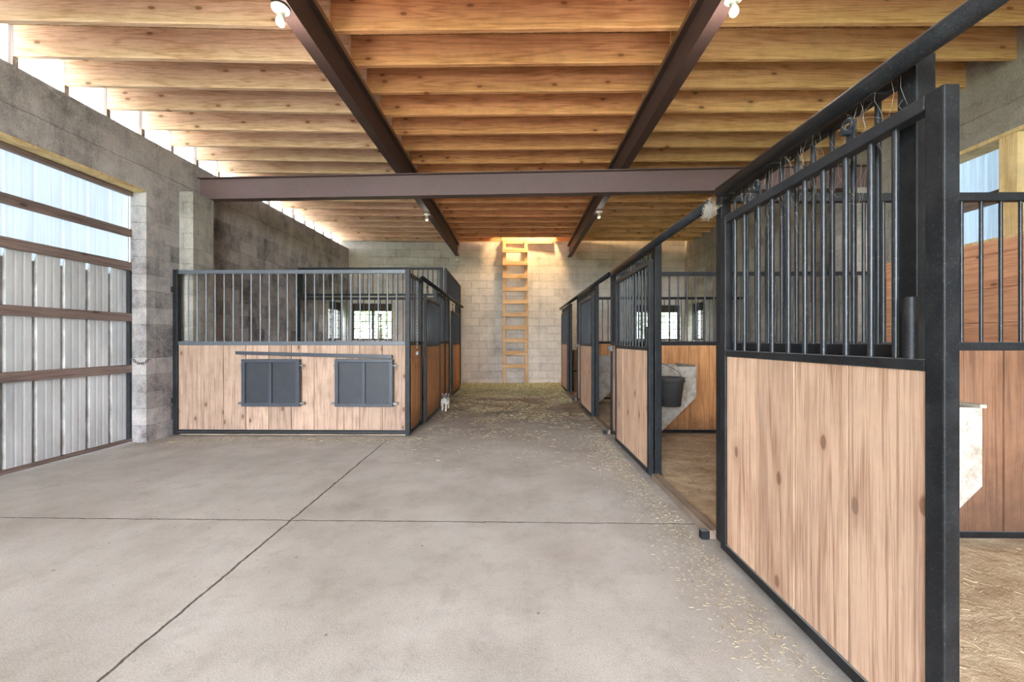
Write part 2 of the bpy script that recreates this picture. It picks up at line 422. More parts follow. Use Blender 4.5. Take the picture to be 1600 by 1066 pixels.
# back wall (slightly skewed), with two corner windows
def bw(m, x0, x1, z0, z1):
    m.hexa([(x0,YB(x0),z0),(x1,YB(x1),z0),(x1,YB(x1)+.2,z0),(x0,YB(x0)+.2,z0),(x0,YB(x0),z1),(x1,YB(x1),z1),(x1,YB(x1)+.2,z1),(x0,YB(x0)+.2,z1)])
WBL = (-4.40, -3.32); WBR = (3.26, 4.56)
w = MB()
for x0, x1, z0, z1 in ((XL-.2, WBL[0], 0, 4.6), (WBL[0], WBL[1], 0, 1.24), (WBL[0], WBL[1], 2.22, 4.6), (WBL[1], WBR[0], 0, 4.6),
                       (WBR[0], WBR[1], 0, 1.24), (WBR[0], WBR[1], 2.22, 4.6), (WBR[1], XR+.2, 0, 4.6)): bw(w, x0, x1, z0, z1)
struct('wall_back', w, BLK_B, 'tan concrete block end wall behind the ladder')
# right wall: long window opening and corner window
WRY = (2.50, 4.83); WFR = (9.62, 10.38)
w = MB()
w.box(XR, XR+.2, YF, WRY[0], 0, 4.3)
w.box(XR, XR+.2, WRY[0], WRY[1], 0, 2.19); w.box(XR, XR+.2, WRY[0], WRY[1], 3.21, 4.3)
w.box(XR, XR+.2, WRY[1], WFR[0], 0, 4.3)
w.box(XR, XR+.2, WFR[0], WFR[1], 0, 1.24); w.box(XR, XR+.2, WFR[0], WFR[1], 2.22, 4.3)
w.box(XR, XR+.2, WFR[1], 10.9, 0, 4.3)
struct('wall_right', w, BLK_R, 'grey concrete block wall at right behind the stalls')
# pilasters carrying the cross beam
struct('trim_1', B(XL, -4.265, 5.0, 5.34, 0, 3.189), BLK_P, 'concrete block pilaster under the left end of the steel cross beam')
struct('trim_2', B(4.30, XR, 4.98, 5.34, 0, 3.19), BLK_P, 'concrete block pilaster under the right end of the steel cross beam')
# loft floor with the hatch above the ladder
HX = (-.42, .93); HY = 9.82
c = MB()
c.box(XL-.25, HX[0], YF, 10.2, ZJT, ZJT+.02); c.box(HX[0], HX[1], YF, HY, ZJT, ZJT+.02); c.box(HX[1], XR+.05, YF, 10.4, ZJT, ZJT+.02)
struct('ceiling', c, OSB, 'strand board loft floor seen above the joists')
struct('roof', B(XL-.4, XR+.4, YF, 11.2, 6.0, 6.05), plain('roof steel', lin(190,188,180), .6), 'roof over the loft')
lw = MB(); lw.box(XL-.3, XR+.3, YF-.05, YF, 4.16, 6.0); lw.box(XR+.05, XR+.1, YF, 10.8, 4.16, 6.0); bw(lw, XL-.25, XR+.25, 4.6, 6.0)
struct('wall_front_blocker', B(1.4, XR+.2, YF-.2, YF, 0, 4.14), BLK_R, 'added light-blocking wall beside the open barn entrance behind the viewer')  # unseen wall added to cut entrance light on the near right stall
struct('wall_loft', lw, plain('loft boards', lin(190,160,120), .8), 'loft walls above the ceiling')

# translucent sheet closing the gap above the left wall
def corr(a0, a1, pitch, depth, rib):           # profile of ribbed sheeting: list of (along, out)
    pts = []; a = a0
    while a < a1:
        pts.append((a, 0))
        for q in ((pitch-rib)*.33, (pitch-rib)*.67):
            if a+q+.012 < a1: pts += [(a+q-.012, 0), (a+q-.006, .0014), (a+q+.006, .0014), (a+q+.012, 0)]
        pts += [(min(a+pitch-rib, a1), 0), (min(a+pitch-rib*.75, a1), depth), (min(a+pitch-rib*.25, a1), depth)]
        a += pitch
    pts.append((a1, 0)); return pts
def sheet(mb, pts, x, z0, z1, sgn=-1, th=.003):
    n = len(pts); vs = []
    for d in (0, th):
        for z in (z0, z1): vs += [(x + sgn*(p[1]+d), p[0], z) for p in pts]
    fs = []
    for i in range(n-1):
        fs += [(i, i+1, n+i+1, n+i), (2*n+i+1, 2*n+i, 3*n+i, 3*n+i+1), (n+i, n+i+1, 3*n+i+1, 3*n+i), (i+1, i, 2*n+i, 2*n+i+1)]
    return mb.add(vs, fs)
m = MB(); sheet(m, corr(YF, 10.6, .23, .02, .06), -4.76, 3.55, 4.9)
struct('window_1', m, FIBERW, 'bright translucent strip between the left wall top and the ceiling joists')

# big sliding door in the left wall
d = empty('door_1', 'large corrugated sliding door with translucent upper sheets and timber girts', 'door', (-4.66, 2.55, 0)); tag(d, kind='structure')
DX = -4.64 + 4.66
def dpart(name, mb, mat, bevel=0):
    mb.v = [(x+4.66, y-2.55, z) for x, y, z in mb.v]; return mb.build(name, mat, d, bevel)
pts = corr(.45, 4.56, .23, .016, .042)
tm = MB(); sheet(tm, pts, -4.668, 1.965, 3.03); dpart('translucent_sheet', tm, FIBER)
# steel sheet, each rib cut short at its top so daylight shows through
sm_ = MB(); n = len(pts); th = .0
vs = []; fs = []
for i, (a, o_) in enumerate(pts):
    top = 2.12 if o_ < .01 else 1.995
    vs += [(-4.664 - o_, a, .03), (-4.664 - o_, a, top)]
for i in range(n-1): fs.append((2*i, 2*i+2, 2*i+3, 2*i+1))
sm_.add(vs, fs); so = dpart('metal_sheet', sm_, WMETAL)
sol = so.modifiers.new('thick', 'SOLIDIFY'); sol.thickness = .002
for z0, z1 in ((.84,.935), (1.455,1.55), (2.065,2.165), (2.465,2.56)):
    dpart('girt', B(-4.662, -4.624, .45, 4.56, z0, z1), GIRT, .003)
dpart('bottom_rail', B(-4.70, -4.62, .45, 4.56, .012, .05), GIRT, .003)
dpart('header_board', B(-4.662, -4.61, .45, 4.56, 2.955, 3.03), GIRT, .003)
dpart('end_stile', B(-4.68, -4.625, 4.52, 4.56, .05, 2.06), RAILS, .003)
# timber trim on the underside of the lintel
struct('trim_3', B(-4.60, -4.46, .55, 4.55, 3.005, 3.03), FRAMEW, 'pale timber strip under the lintel of the big door')

# windows
def win_frame(parent, mk, u0, u1, z0, z1, mat):
    f = MB()
    for a, b, c_, e in ((u0, u1, z0, z0+.05), (u0, u1, z1-.05, z1), (u0, u0+.05, z0+.05, z1-.05), (u1-.05, u1, z0+.05, z1-.05)): mk(f, a, b, c_, e)
    return f
def grid_window(name, label, loc, rz, L, z0, z1, head):
    """wood frame with a glass pane, dark head board and an iron guard grid; local x runs along the wall, +y is outdoors"""
    e = empty(name, label, 'window', loc, rz); e['kind'] = 'structure'
    f = MB()
    f.box(0, L, .10, .16, z0, z0+.05); f.box(0, L, .10, .16, z1-head, z1); f.box(0, .05, .10, .16, z0+.05, z1-head); f.box(L-.05, L, .10, .16, z0+.05, z1-head); f.box(L/2-.025, L/2+.025, .10, .16, z0+.05, z1-head)
    f.build('window_frame', plain('dark window frame', lin(74,62,54), .8), e)
    B(.02, L-.02, .125, .131, z0+.03, z1-head+.02).build('pane', GLASS, e)
    gmb = MB(); k = 0
    x = .06
    while x < L-.04: gmb.tube((x, .06, z0+.01), (x, .06, z1-.02), .010, 6); x += .105
    for z in (z0+.12, z0+.31, z0+.5, z0+.68): gmb.tube((0, .06, z), (L, .06, z), .012, 6)
    gmb.build('guard_grid', BLACK, e)
    return e
ang = math.atan(.07)
grid_window('window_3', 'barred window in the left corner of the end wall', (WBL[0], YB(WBL[0]), 0), ang, WBL[1]-WBL[0], 1.24, 2.22, .20)
grid_window('window_4', 'barred window at the far end of the left wall', (XL, 9.02, 0), PI/2, .82, 1.24, 2.2, .20)
grid_window('window_5', 'barred window in the right corner of the end wall', (WBR[0], YB(WBR[0]), 0), ang, WBR[1]-WBR[0], 1.24, 2.22, .20)
e = grid_window('window_6', 'barred window at the far end of the right wall', (XR, WFR[1], 0), -PI/2, WFR[1]-WFR[0], 1.24, 2.22, .20)
# long window of the right wall, with a timber lining, studs and clear sheeting
e = empty('window_2', 'long timber framed window opening with bright ribbed sheeting in the right wall', 'window', (XR, WRY[0], 0)); e['kind'] = 'structure'
LW = WRY[1]-WRY[0]
f = MB(); f.box(-.005, .24, 0, LW, 3.17, 3.21); f.box(-.005, .24, 0, LW, 2.19, 2.225); f.box(-.005, .24, LW-.04, LW, 2.225, 3.17); f.box(-.005, .24, 0, .04, 2.225, 3.17)
f.build('window_frame', FRAMEW, e, .003)
for y in (3.63, 2.9): B(.0, .22, y-WRY[0], y-WRY[0]+.14, 2.225, 3.17).build('mullion', FRAMEW, e, .003)
B(.20, .24, .04, LW-.04, 2.62, 2.75).build('girt', GIRT, e)
s_ = MB(); sheet(s_, corr(-.2, LW+.2, .15, .015, .04), .245, 2.1, 3.35, 1); s_.build('sheeting', FIBERR, e)
# plank lining below it
pm = MB(); z = .06; 
while z < 2.17:
    pm.box(XR-.04, XR, 2.36, 4.86, z, min(z+.332, 2.19)); z += .335
struct('trim_4', pm, BOARDH, 'horizontal reddish plank lining under the right window', .003)

# ------------------------------------------------------------------ steel frame and joists
def ibeam(mb, a, b, w, h, tf=.009, tw=.007):
    """I section hung below the points a, b (top centre line)"""
    a, b = Vector(a), Vector(b); d = (b-a).normalized(); s = Vector((d.y, -d.x, 0))
    for hw, z0, z1 in ((w/2, -tf, 0), (tw/2, -h+tf, -tf), (w/2, -h, -h+tf)):
        mb.hexa([a-s*hw+Vector((0,0,z0)), b-s*hw+Vector((0,0,z0)), b+s*hw+Vector((0,0,z0)), a+s*hw+Vector((0,0,z0)),
                 a-s*hw+Vector((0,0,z1)), b-s*hw+Vector((0,0,z1)), b+s*hw+Vector((0,0,z1)), a+s*hw+Vector((0,0,z1))])
    return mb
o = ibeam(MB(), (-4.46, 5.335, 3.495), (4.645, 5.05, 3.495), .12, .305).build('steel_beam', BEAM)
tag(o, 'rust brown steel cross beam spanning between the block walls over the aisle', 'beam')
for sx, lab in ((-1.60, 'left'), (1.42, 'right')):
    e = empty('steel_beam', 'dark brown steel beam running lengthwise under the joists, %s of the two' % lab, 'beam', (sx, 0, 3.5), 0, 'lengthwise steel beams')
    y1 = YB(sx) - .01
    ibeam(MB(), (0, .3, .310), (0, y1, .310), .105, .308).build('beam', BEAMD, e)
    B(-.055, .055, .3, y1, .312, .352).build('nailer', PLATE, e)
YC = [3.26 + .4055*k for k in range(-3, 18)]
def slab(mb, a, b, th, z0, z1):
    a, b = Vector((a[0],a[1],0)), Vector((b[0],b[1],0)); d = (b-a).normalized(); s = Vector((-d.y, d.x, 0))*th/2
    Z0, Z1 = Vector((0,0,z0)), Vector((0,0,z1))
    return mb.hexa([a-s+Z0, b-s+Z0, b+s+Z0, a+s+Z0, a-s+Z1, b-s+Z1, b+s+Z1, a+s+Z1])
for k, y in enumerate(YC):
    if y < 5.2:
        nb = sum(1 for q in YC if y < q < 5.2); where = '%s in front of the cross beam' % ORD[nb]
        if nb == 0: where = 'directly in front of the cross beam'
    else:
        nb = sum(1 for q in YC if 5.2 < q < y); where = '%s behind the cross beam' % ORD[nb]
    # left bay, resting on a stud on the outer edge of the wall
    e = empty('joist', 'pale ceiling joist of the left bay, ' + where, 'joist', (-4.65, y-.165, ZJ), 0, 'ceiling joists of the left bay')
    slab(MB(), (0, 0), (3.07, .122), .038, 0, .285).build('timber', JOISTL, e)
    B(-.05, -.001, -.02, .02, ZW-ZJ+.001, .284).build('stud', STUD, e)
    # middle bay
    if y > HY + .1:
        for xa, xb, sd in ((-1.63, HX[0]-.02, 'left'), (HX[1]+.02, 1.44, 'right')):
            o = slab(MB(), (0,0), (xb-xa, 0), .038, 0, .285).build('joist', JOIST); o.location = (xa, y, ZJ)
            tag(o, 'short joist beside the %s edge of the loft hatch above the ladder' % sd, 'joist', 'ceiling joists of the middle bay')
    else:
        o = slab(MB(), (0,0), (3.07, 0), .038, 0, .285).build('joist', JOIST); o.location = (-1.63, y, ZJ)
        tag(o, 'red brown ceiling joist of the middle bay, ' + where, 'joist', 'ceiling joists of the middle bay')
    o = slab(MB(), (0,0), (3.21, .03), .038, 0, .285).build('joist', JOISTR); o.location = (1.44, y-.042, ZJ)
    tag(o, 'golden ceiling joist of the right bay, ' + where, 'joist', 'ceiling joists of the right bay')
# hatch lining over the ladder
o = MB().box(HX[0], HX[1], 10.345, 10.37, ZJ-.01, ZJ+.24).build('hatch_header', FRESH); tag(o, 'bright pine board lining the loft hatch above the ladder', 'board')

# ceiling lamps
def lamp(x, y, z, label):
    e = empty('lamp_holder', label, 'lamp', (x, y, z), 0, 'bare bulb lamp holders on the steel beams')
    MB().lathe([(.0001,0),(.05,0),(.058,-.008),(.056,-.016),(.03,-.024),(.028,-.045),(.024,-.048),(.0001,-.048)], n=24).build('holder', PORC, e)
    MB().lathe([(.0001,-.045),(.014,-.046),(.015,-.058),(.026,-.075),(.031,-.092),(.028,-.11),(.016,-.123),(.0001,-.127)], n=18).build('bulb', BULB, e)
    return e
BULB = plain('frosted bulb', lin(240,238,224), .3, var=.03, spec=.5)
lamp(-1.615, 2.60, 3.497, 'white bulb holder on the left steel beam, in front of the cross beam')
lamp(1.435, 2.56, 3.497, 'white bulb holder on the right steel beam, in front of the cross beam')
lamp(-1.615, 6.85, 3.497, 'white bulb holder on the left steel beam, behind the cross beam')
lamp(1.435, 6.75, 3.497, 'white bulb holder on the right steel beam, behind the cross beam')
# ------------------------------------------------------------------ ladder
e = empty('ladder', 'pine board ladder fixed to the end wall below the loft hatch', 'ladder', (-.05, 10.30, 0))
for x in (-.335, .245): B(x, x+.088, -.03, .035, .002, 3.95).build('stile', FRESHZ, e, .003)
for k in range(10):
    zb = .50 + .3425*k
    B(-.34, .338, -.07, -.031, zb, zb+.105).build('rung', FRESH, e, .003)

# ------------------------------------------------------------------ stall panels
def planks(mb, u0, u1, v0, v1, z0, z1, w=.14):
    n = max(1, round((u1-u0)/w)); s = (u1-u0)/n
    for i in range(n):
        g = .0035; dv = random.uniform(-.002, .002)
        mb.box(u0+i*s+g, u0+(i+1)*s-g, v0+dv, v1+dv, z0, z1)
    return mb.box(u0, u1, v0+.0125, v1-.0125, z0, z1)

def bars(parent, us, v, z0, z1, r=.0092, mat=None):
    for u in us: MB().tube((u, v, z0), (u, v, z1), r, 8).build('bar', mat or BARS, parent)
def spread(a, b, step):
    n = max(1, round((b-a)/step)); return [a + (b-a)*(i/n) for i in range(1, n)]

def panel(label, loc, rz, L, ztop=2.08, posts=(True,True), step=.1, wood_mat=None, name='stall_panel', cat='stall panel', group=None,
          zmid=(1.163,1.213), zb=.04, bar_us=None, rail_mat=None, pw=.06, ptop=None, plank=.2, bmat=None, zbar=None):
    """fixed grille panel: posts, three rails, boards below and bars above; local x along the panel"""
    e = empty(name, label, cat, loc, rz, group)
    rm = rail_mat or BLACK; h = .02
    a, b = (pw if posts[0] else 0), (L-pw if posts[1] else L)
    ptop = ptop or ztop + .03
    for k in (0, 1):
        if posts[k]: B(0 if k == 0 else L-pw, pw if k == 0 else L, -.03, .03, .012, ptop).build('post', BLACK, e, .004)
    B(a, b, -h, h, ztop-.05, ztop).build('top_rail', rm, e, .004)
    B(a, b, -h, h, zmid[0], zmid[1]).build('mid_rail', rm, e, .004)
    B(a, b, -h, h, zb, zb+.04).build('bottom_rail', BLACK, e, .004)
    planks(MB(), a, b, -.014, .014, zb+.04, zmid[0], plank).build('kick_boards', wood_mat or BOARD, e, .002)
    bars(e, bar_us or spread(a, b, step), 0, zmid[1], ztop-.05, mat=bmat)
    return e

def slide_door(label, loc, rz, L, side=1, ztop=1.915, wood_mat=None, group='sliding stall doors', step=.1, hang=(.2,.7), ztrack=2.04, bmat=None, latch=True, bar_us=None, zb=.05):
    """sliding stall door hung from a pipe track; local x along the door"""
    e = empty('stall_door', label, 'stall door', loc, rz, group); t = .022; w = .05
    for u in (0, L-w): B(u, u+w, -t, t, zb, ztop).build('stile', BLACK, e, .004)
    B(w, L-w, -t, t, ztop-.042, ztop).build('top_rail', RAILS, e, .004)
    B(w, L-w, -t, t, 1.135, 1.168).build('mid_rail', BLACK, e, .004)
    B(w, L-w, -t, t, zb, zb+.045).build('bottom_rail', BLACK, e, .004)
    planks(MB(), w, L-w, -.014, .014, zb+.045, 1.135, .245).build('kick_boards', wood_mat or BOARD, e, .002)
    bars(e, bar_us or spread(w, L-w, step), 0, 1.168, ztop-.042, mat=bmat)
    for u in hang:
        m = MB(); m.box(u-.015, u+.015, -.012*side-.003, -.012*side+.003, ztop-.03, ztrack-.03)
        m.tube((u, -.02, ztop+.045), (u, .02, ztop+.045), .012, 8); m.torus((u, 0, ztrack-.035), .02, .006, Matrix.Rotation(PI/2, 3, 'X'))
        m.build('hanger', RAILS, e)
    if latch:
        m = MB(); m.tube((w+.055, side*.005, 1.168), (w+.055, side*.005, 1.35), .017, 10); m.build('latch_sleeve', BLACK, e)
    return e

RZ = PI/2
# ---- right row: local x -> +Y (into the depth), local +y -> aisle (-X)
XP = 1.245; XD = 1.172
# panel 1 with its parked door
panel('black grille panel behind the nearest open door of the right row', (XP, 1.185, 0), RZ, 1.18, 2.10, posts=(True, True), wood_mat=BOARD, group='grille panels of the right row', ptop=2.10, zmid=(1.16,1.21))
slide_door('nearest stall door of the right row, wide pale boards under tall bars', (XD, 1.05, 0), RZ, 1.14, 1, 1.915, step=.098, hang=(.33,.85), ztrack=2.02,
           bar_us=[.155,.238,.335,.435,.53,.625,.73,.83,.945,1.03], latch=True)
# panel 2
panel2 = panel('black grille panel left of the doorway with the bucket', (XP, 3.40, 0), RZ, 1.62, 2.10, group='grille panels of the right row', wood_mat=BOARD, ptop=2.10)
slide_door('second stall door of the right row, pale boards, left of the doorway with the bucket', (XD, 3.37, 0), RZ, 1.16, 1, 1.93, step=.098, hang=(.35,.9), ztrack=2.02)
panel3 = panel('black grille panel left of the doorway before the third partition', (XP, 6.0, 0), RZ, 1.84, 2.10, group='grille panels of the right row', wood_mat=BOARD, ptop=2.10)
slide_door('third stall door of the right row, narrow in view, tan boards', (XD, 5.93, 0), RZ, 1.16, 1, 1.93, hang=(.25,.9), ztrack=2.02)
panel('black grille panel at the far end of the right row by the end wall', (XP, 8.9, 0), RZ, 1.50, 2.08, group='grille panels of the right row', wood_mat=BOARD, ptop=2.08)
slide_door('farthest stall door of the right row near the end wall', (XD, 8.85, 0), RZ, 1.16, 1, 1.93, hang=(.25,.9), ztrack=2.02)
# pipe tracks
def track(a, b, label, yb, group='pipe door tracks of the right row'):
    a, b = Vector(a), Vector(b)
    e = empty('door_track', label, 'track', tuple(a), 0, group)
    d_ = b-a
    MB().pipe((0,0,0), tuple(d_), .031, .025, 24).build('pipe', BLACK, e)
    for q in yb:
        p = d_*q; s = .05 if a.x > 0 else -.05
        B(p.x, p.x+s, p.y-.02, p.y+.02, p.z-.036, p.z-.028).build('bracket', BLACK, e)
    return e
track((1.172, .55, 2.064), (1.150, 2.20, 2.066), 'black pipe track over the nearest door, running out of the picture at upper right', (.45,.75,.97))
track((1.155, 2.335, 2.04), (1.145, 4.60, 2.035), 'black pipe track over the second door and the doorway with the bucket', (.5,.7,.95))
track((1.15, 4.80, 2.05), (1.15, 7.25, 2.07), 'black pipe track over the third door', (.5,.95))
track((1.15, 7.40, 2.06), (1.15, 10.2, 2.08), 'farthest black pipe track by the end wall', (.5,.95))
# end roller tied up with twine on the second track
# partitions
def partition(label, x0, x1, y, wood_mat, step=.115, ztop=2.11, **k):
    return panel(label, (x0, y, 0), 0, x1-x0, ztop, step=step, wood_mat=wood_mat, name='stall_partition', cat='partition', group=k.pop('group', 'partitions of the right row'), posts=(False, True), **k)
partition('partition across the nearest right stall, bars over dirty boards', 1.28, 4.60, 2.35, BOARDP, plank=.28, rail_mat=RAILS)
partition('partition behind the doorway with the bucket, bars over orange boards', 1.28, 4.64, 5.01 - .03, BOARDO, rail_mat=RAILS, plank=.13)
partition('far partition of the right row, thin dark top rail', 1.28, 4.63, 7.82, BOARDO, rail_mat=BLACK)
# thresholds in the doorways
for y0, y1, lab in ((2.37, 3.39, 'timber threshold of the doorway with the bucket'), (5.03, 5.99, 'timber threshold of the doorway before the third door'), (7.86, 8.89, 'timber threshold of the farthest right doorway')):
    o = B(0, y1-y0, -.035, .035, .0, .055).build('threshold', SILLW, None, .006); o.location = (1.215, y0, .002); o.rotation_euler = (0,0,RZ)
    tag(o, lab, 'threshold', 'door thresholds of the right row')
    o2 = B(-.025, .025, -.02, .02, 0, .055).build('door_guide', BLACK, None, .004); o2.location = (1.155, y0+.015, .002)
    tag(o2, 'black guide block at the ' + lab.replace('timber ', '').replace('threshold', 'sill'), 'door guide', 'floor guides of the stall doors')

# latch boxes on the far posts of the second and third panels
for p_, u in ((panel2, 1.53), (panel3, 1.74)):
    m = MB(); m.box(u-.03, u+.03, .0305, .06, 1.09, 1.165); m.box(u-.02, u+.02, .06, .075, 1.11, 1.145); m.build('latch_box', GALV, p_, .004)

# corner troughs
def trough(y0, y1, label):
    e = empty('trough', label, 'trough', (1.275, y0, 0), 0, 'white corner troughs'); D = y1-y0; t = .012
    P = [(0,.94),(.775,.925),(.775,.58),(.27,.075),(0,.075)]
    MB().prism(P, 'y', 0, t).build('end_plate', TROUGH, e); MB().prism(P, 'y', D-t, D).build('end_plate', TROUGH, e)
    m = MB(); m.box(.763, .775, t, D-t, .58, .925)
    m.hexa([(.763,t,.575),(.775,t,.58),(.27,t,.075),(.258,t,.08),(.763,D-t,.575),(.775,D-t,.58),(.27,D-t,.075),(.258,D-t,.08)])
    m.build('body', TROUGH, e)
    m = MB(); m.box(.755, .785, -.008, D+.004, .925, .94); m.build('rim', TROUGH, e)
    return e
trough(1.72, 2.32, 'stained white trough against the partition of the nearest right stall')
trough(4.42, 4.94, 'rusty white trough behind the black bucket')
trough(7.2, 7.78, 'rusty white trough in the doorway before the third door')

# bucket
e = empty('bucket', 'black rubber bucket hanging in the doorway in front of the white trough', 'bucket', (1.64, 4.16, .525))
MB().lathe([(.0001,.012),(.105,.012),(.108,0),(.115,0),(.142,.25),(.144,.255),(.155,.258),(.156,.30),(.150,.306),(.143,.30),(.136,.25),(.110,.02),(.0001,.02)], n=32).build('body', RUBBER, e)
hp = [Vector((-.15+.0, 0, .28))]
arc = [(.15*math.cos(t), 0, 0) for t in []]
pts_ = [(.15,0,.285),(.10,-.01,.36),(.0,-.01,.42),(-.18,0,.50),(-.33,.0,.60)]
MB().path(pts_, .004).build('handle', GALV, e)
MB().path([(-.15,0,.285),(-.2,0,.38),(-.26,0,.50),(-.335,0,.60)], .004).build('handle', GALV, e)
MB().torus((-.345,0,.605), .02, .005, Matrix.Rotation(PI/2,3,'X')).build('hook', GALV, e)

# old bales in the farthest stall
for z, lab in ((.016, 'lower of two dark old bales in the farthest right stall'), (.525, 'upper of two dark old bales in the farthest right stall')):
    e = empty('bale', lab, 'bale', (1.36, 9.25, z), 0, 'old bales')
    m = MB(); m.box(0, .95, 0, .46, 0, .47)
    rr = random.Random(3)
    for i in range(1400):
        fce = rr.random(); L_ = rr.uniform(.03,.08)
        if fce < .7: a = Vector((rr.uniform(0,.95), -.004, rr.uniform(.01,.46)))
        else: a = Vector((-.004, rr.uniform(0,.46), rr.uniform(.01,.46)))
        b_ = a + Vector((rr.uniform(-1,1)*L_, rr.uniform(-.3,.1)*L_, rr.uniform(-1,1)*L_*.5))
        m.tube(a, b_, .002, 3, cap=False)
    m.build('body', BALE, e)
    t_ = MB()
    for x in (.25, .7): t_.torus((x, .23, .235), .24, .004, Matrix.Rotation(PI/2,3,'Y'), n=4)

# ---- left pens
PG = 'panels of the left pens'
us = [.15+.1165*i for i in range(25)]
e = panel('wide front panel of the left pen with two feed hatches below its bars', (-4.43, 4.91, 0), 0, 3.06, 2.135, step=.1165, wood_mat=BOARDL, rail_mat=PALER, bmat=PALEB, name='stall_panel', group=PG, pw=.06, ptop=2.14, zmid=(1.165,1.215), plank=.29)
for z in (.42, 1.85): B(-.05, .0, -.035, -.005, z, z+.07).build('hinge', BLACK, e, .004)
B(.06, 3.0, -.045, -.021, .03, .055).build('foot_angle', BLACK, e, .003)
def hatch(x, label):
    e = empty('feed_hatch', label, 'hatch', (x, 4.845, .39), 0, 'feed hatches of the left pen'); W, H = .735, .60
    B(.04, W-.04, -.006, .008, .035, H-.035).build('sheet', SLATED, e)
    f = MB(); f.box(0, W, -.03, .03, 0, .04); f.box(0, W, -.03, .03, H-.04, H); f.box(0, .045, -.03, .03, .04, H-.04); f.box(W-.045, W, -.03, .03, .04, H-.04)
    f.build('frame', SLATE, e, .004)
    B(W/2-.018, W/2+.018, -.03, .006, .04, H-.04).build('mullion', SLATE, e, .003)
    for xx in (-.055, W): B(xx, xx+.055, -.012, .03, .02, .05).build('hinge_tab', GALV, e, .003)
    for xx in (.02, W+.012): 
        m = MB(); m.box(xx-.012, xx+.045 if xx > .5 else xx-.05, -.02, .0, H-.085, H-.075); m.tube((xx+.02 if xx > .5 else xx-.03, -.01, H-.13), (xx+.02 if xx > .5 else xx-.03, -.01, H-.05), .006, 8); m.build('catch', GALV, e)
    return e
hatch(-3.495, 'dark slate metal feed hatch nearest the block pilaster')
hatch(-2.305, 'dark slate metal feed hatch nearest the pen corner post')
m = MB(); m.hexa([(-1.0,-.018,.020),(1.0,-.018,-.034),(1.0,.018,-.034),(-1.0,.018,.020),(-1.0,-.018,.06),(1.0,-.018,.012),(1.0,.018,.012),(-1.0,.018,.06)])
o = m.build('hatch_bar', SLATE, None, .003); o.location = (-2.585, 4.855, 1.03); tag(o, 'long slightly tilted slate bar above both feed hatches', 'bar')

SL = -.028; RZL = PI/2 + .028                          # the left row leans a little outward
def LR(y, off=0): return (-1.385 + SL*(y-4.9) + off, y, 0)
LP = dict(rail_mat=BLACK, wood_mat=BOARDO, group=PG)
panel('narrow grille panel between pen corner post and the near left door', LR(4.97), RZL, .62, 2.10, posts=(False, True), **LP)
slide_door('closed stall door of the near left pen, orange boards, behind the hanging chain', LR(5.50, .075), RZL, 1.2, -1, 1.87, wood_mat=BOARDO, hang=(.2,1.0), ztrack=2.06, step=.095, latch=False)
panel('grille panel between the near left door and the pen divider post', LR(6.72), RZL, .98, 2.10, posts=(True, True), pw=.07, **LP)
panel('grille panel just beyond the pen divider post on the left', LR(7.80), RZL, .45, 2.10, posts=(False, True), **LP)
slide_door('closed stall door of the far left pen near the end wall', LR(8.22, .075), RZL, 1.3, -1, 1.87, wood_mat=BOARDO, hang=(.2,1.0), ztrack=2.06, latch=False)
panel('farthest grille panel of the left pens against the end wall', LR(9.5), RZL, .76, 2.10, posts=(True, True), **LP)
a, b = LR(5.35, .075), LR(10.25, .075)
track((a[0], a[1], 2.10), (b[0], b[1], 2.13), 'black pipe track along the left pens above their doors', (.1,.4,.9), None)
# taller grille over the far pen
def upper(label, loc, rz, L):
    e = empty('upper_grille', label, 'grille', loc, rz, 'upper grilles of the far left pen')
    B(0, L, -.02, .02, .53, .57).build('top_rail', BLACK, e, .004); B(0, L, -.02, .02, 0, .04).build('bottom_rail', BLACK, e, .004)
    for u in (0, L-.07): B(u, u+.07, -.03, .03, .04, .53).build('post', BLACK, e, .004)
    bars(e, spread(0, L, .1), 0, .04, .53, mat=BARS)
p = LR(7.72); upper('dark grille raised above the track along the far left pen', (p[0], p[1]+.08, 2.136), RZL, 2.4)
upper('thin dark grille raised above the divider of the left pens', (-4.44, 7.74, 2.136), 0, 2.94)
panel('divider between the two left pens, bars over boards', (-4.44, 7.74, 0), 0, 2.94, 2.105, posts=(True, False), step=.115, wood_mat=BOARDO, rail_mat=BLACK, name='stall_partition', cat='partition', group=PG)

# chain with padlock on the near left pen
ch = MB(); z = 2.02; i = 0
while z > 1.12:
    ch.torus((0,0,z), .013, .0038, Matrix.Rotation(PI/2*(i%2),3,'Z') @ Matrix.Rotation(PI/2,3,'X'), n=8, m=5); z -= .021; i += 1
e = empty('chain', 'pale steel chain hanging on the grille beside the pen corner post', 'chain', (LR(5.14,.05)[0], 5.14, 0))
ch.build('links', CHAINM, e); B(-.02, .02, -.012, .012, 1.03, 1.08).build('padlock', GALV, e, .004)
# small chain on the door jamb
ch = MB()
for i in range(9):
    t_ = i/8; ch.torus((-4.57+.2*t_, 4.50, 1.0-.05*math.sin(PI*t_)), .014, .004, Matrix.Rotation(PI/2*(i%2),3,'X'), n=8, m=5, sx=1.2)
o = ch.build('chain', RUBBER); tag(o, 'short dark chain holding the big sliding door at the block jamb', 'chain')
# small porcelain insulator under the left beam end
m = MB(); m.lathe([(.0001,0),(.035,0),(.035,-.03),(.05,-.035),(.05,-.07),(.0001,-.07)], n=16)
o = m.build('junction_box', PORC); o.location = (-1.60, 10.24, 3.42); tag(o, 'small pale junction box under the far end of the left steel beam', 'junction box')

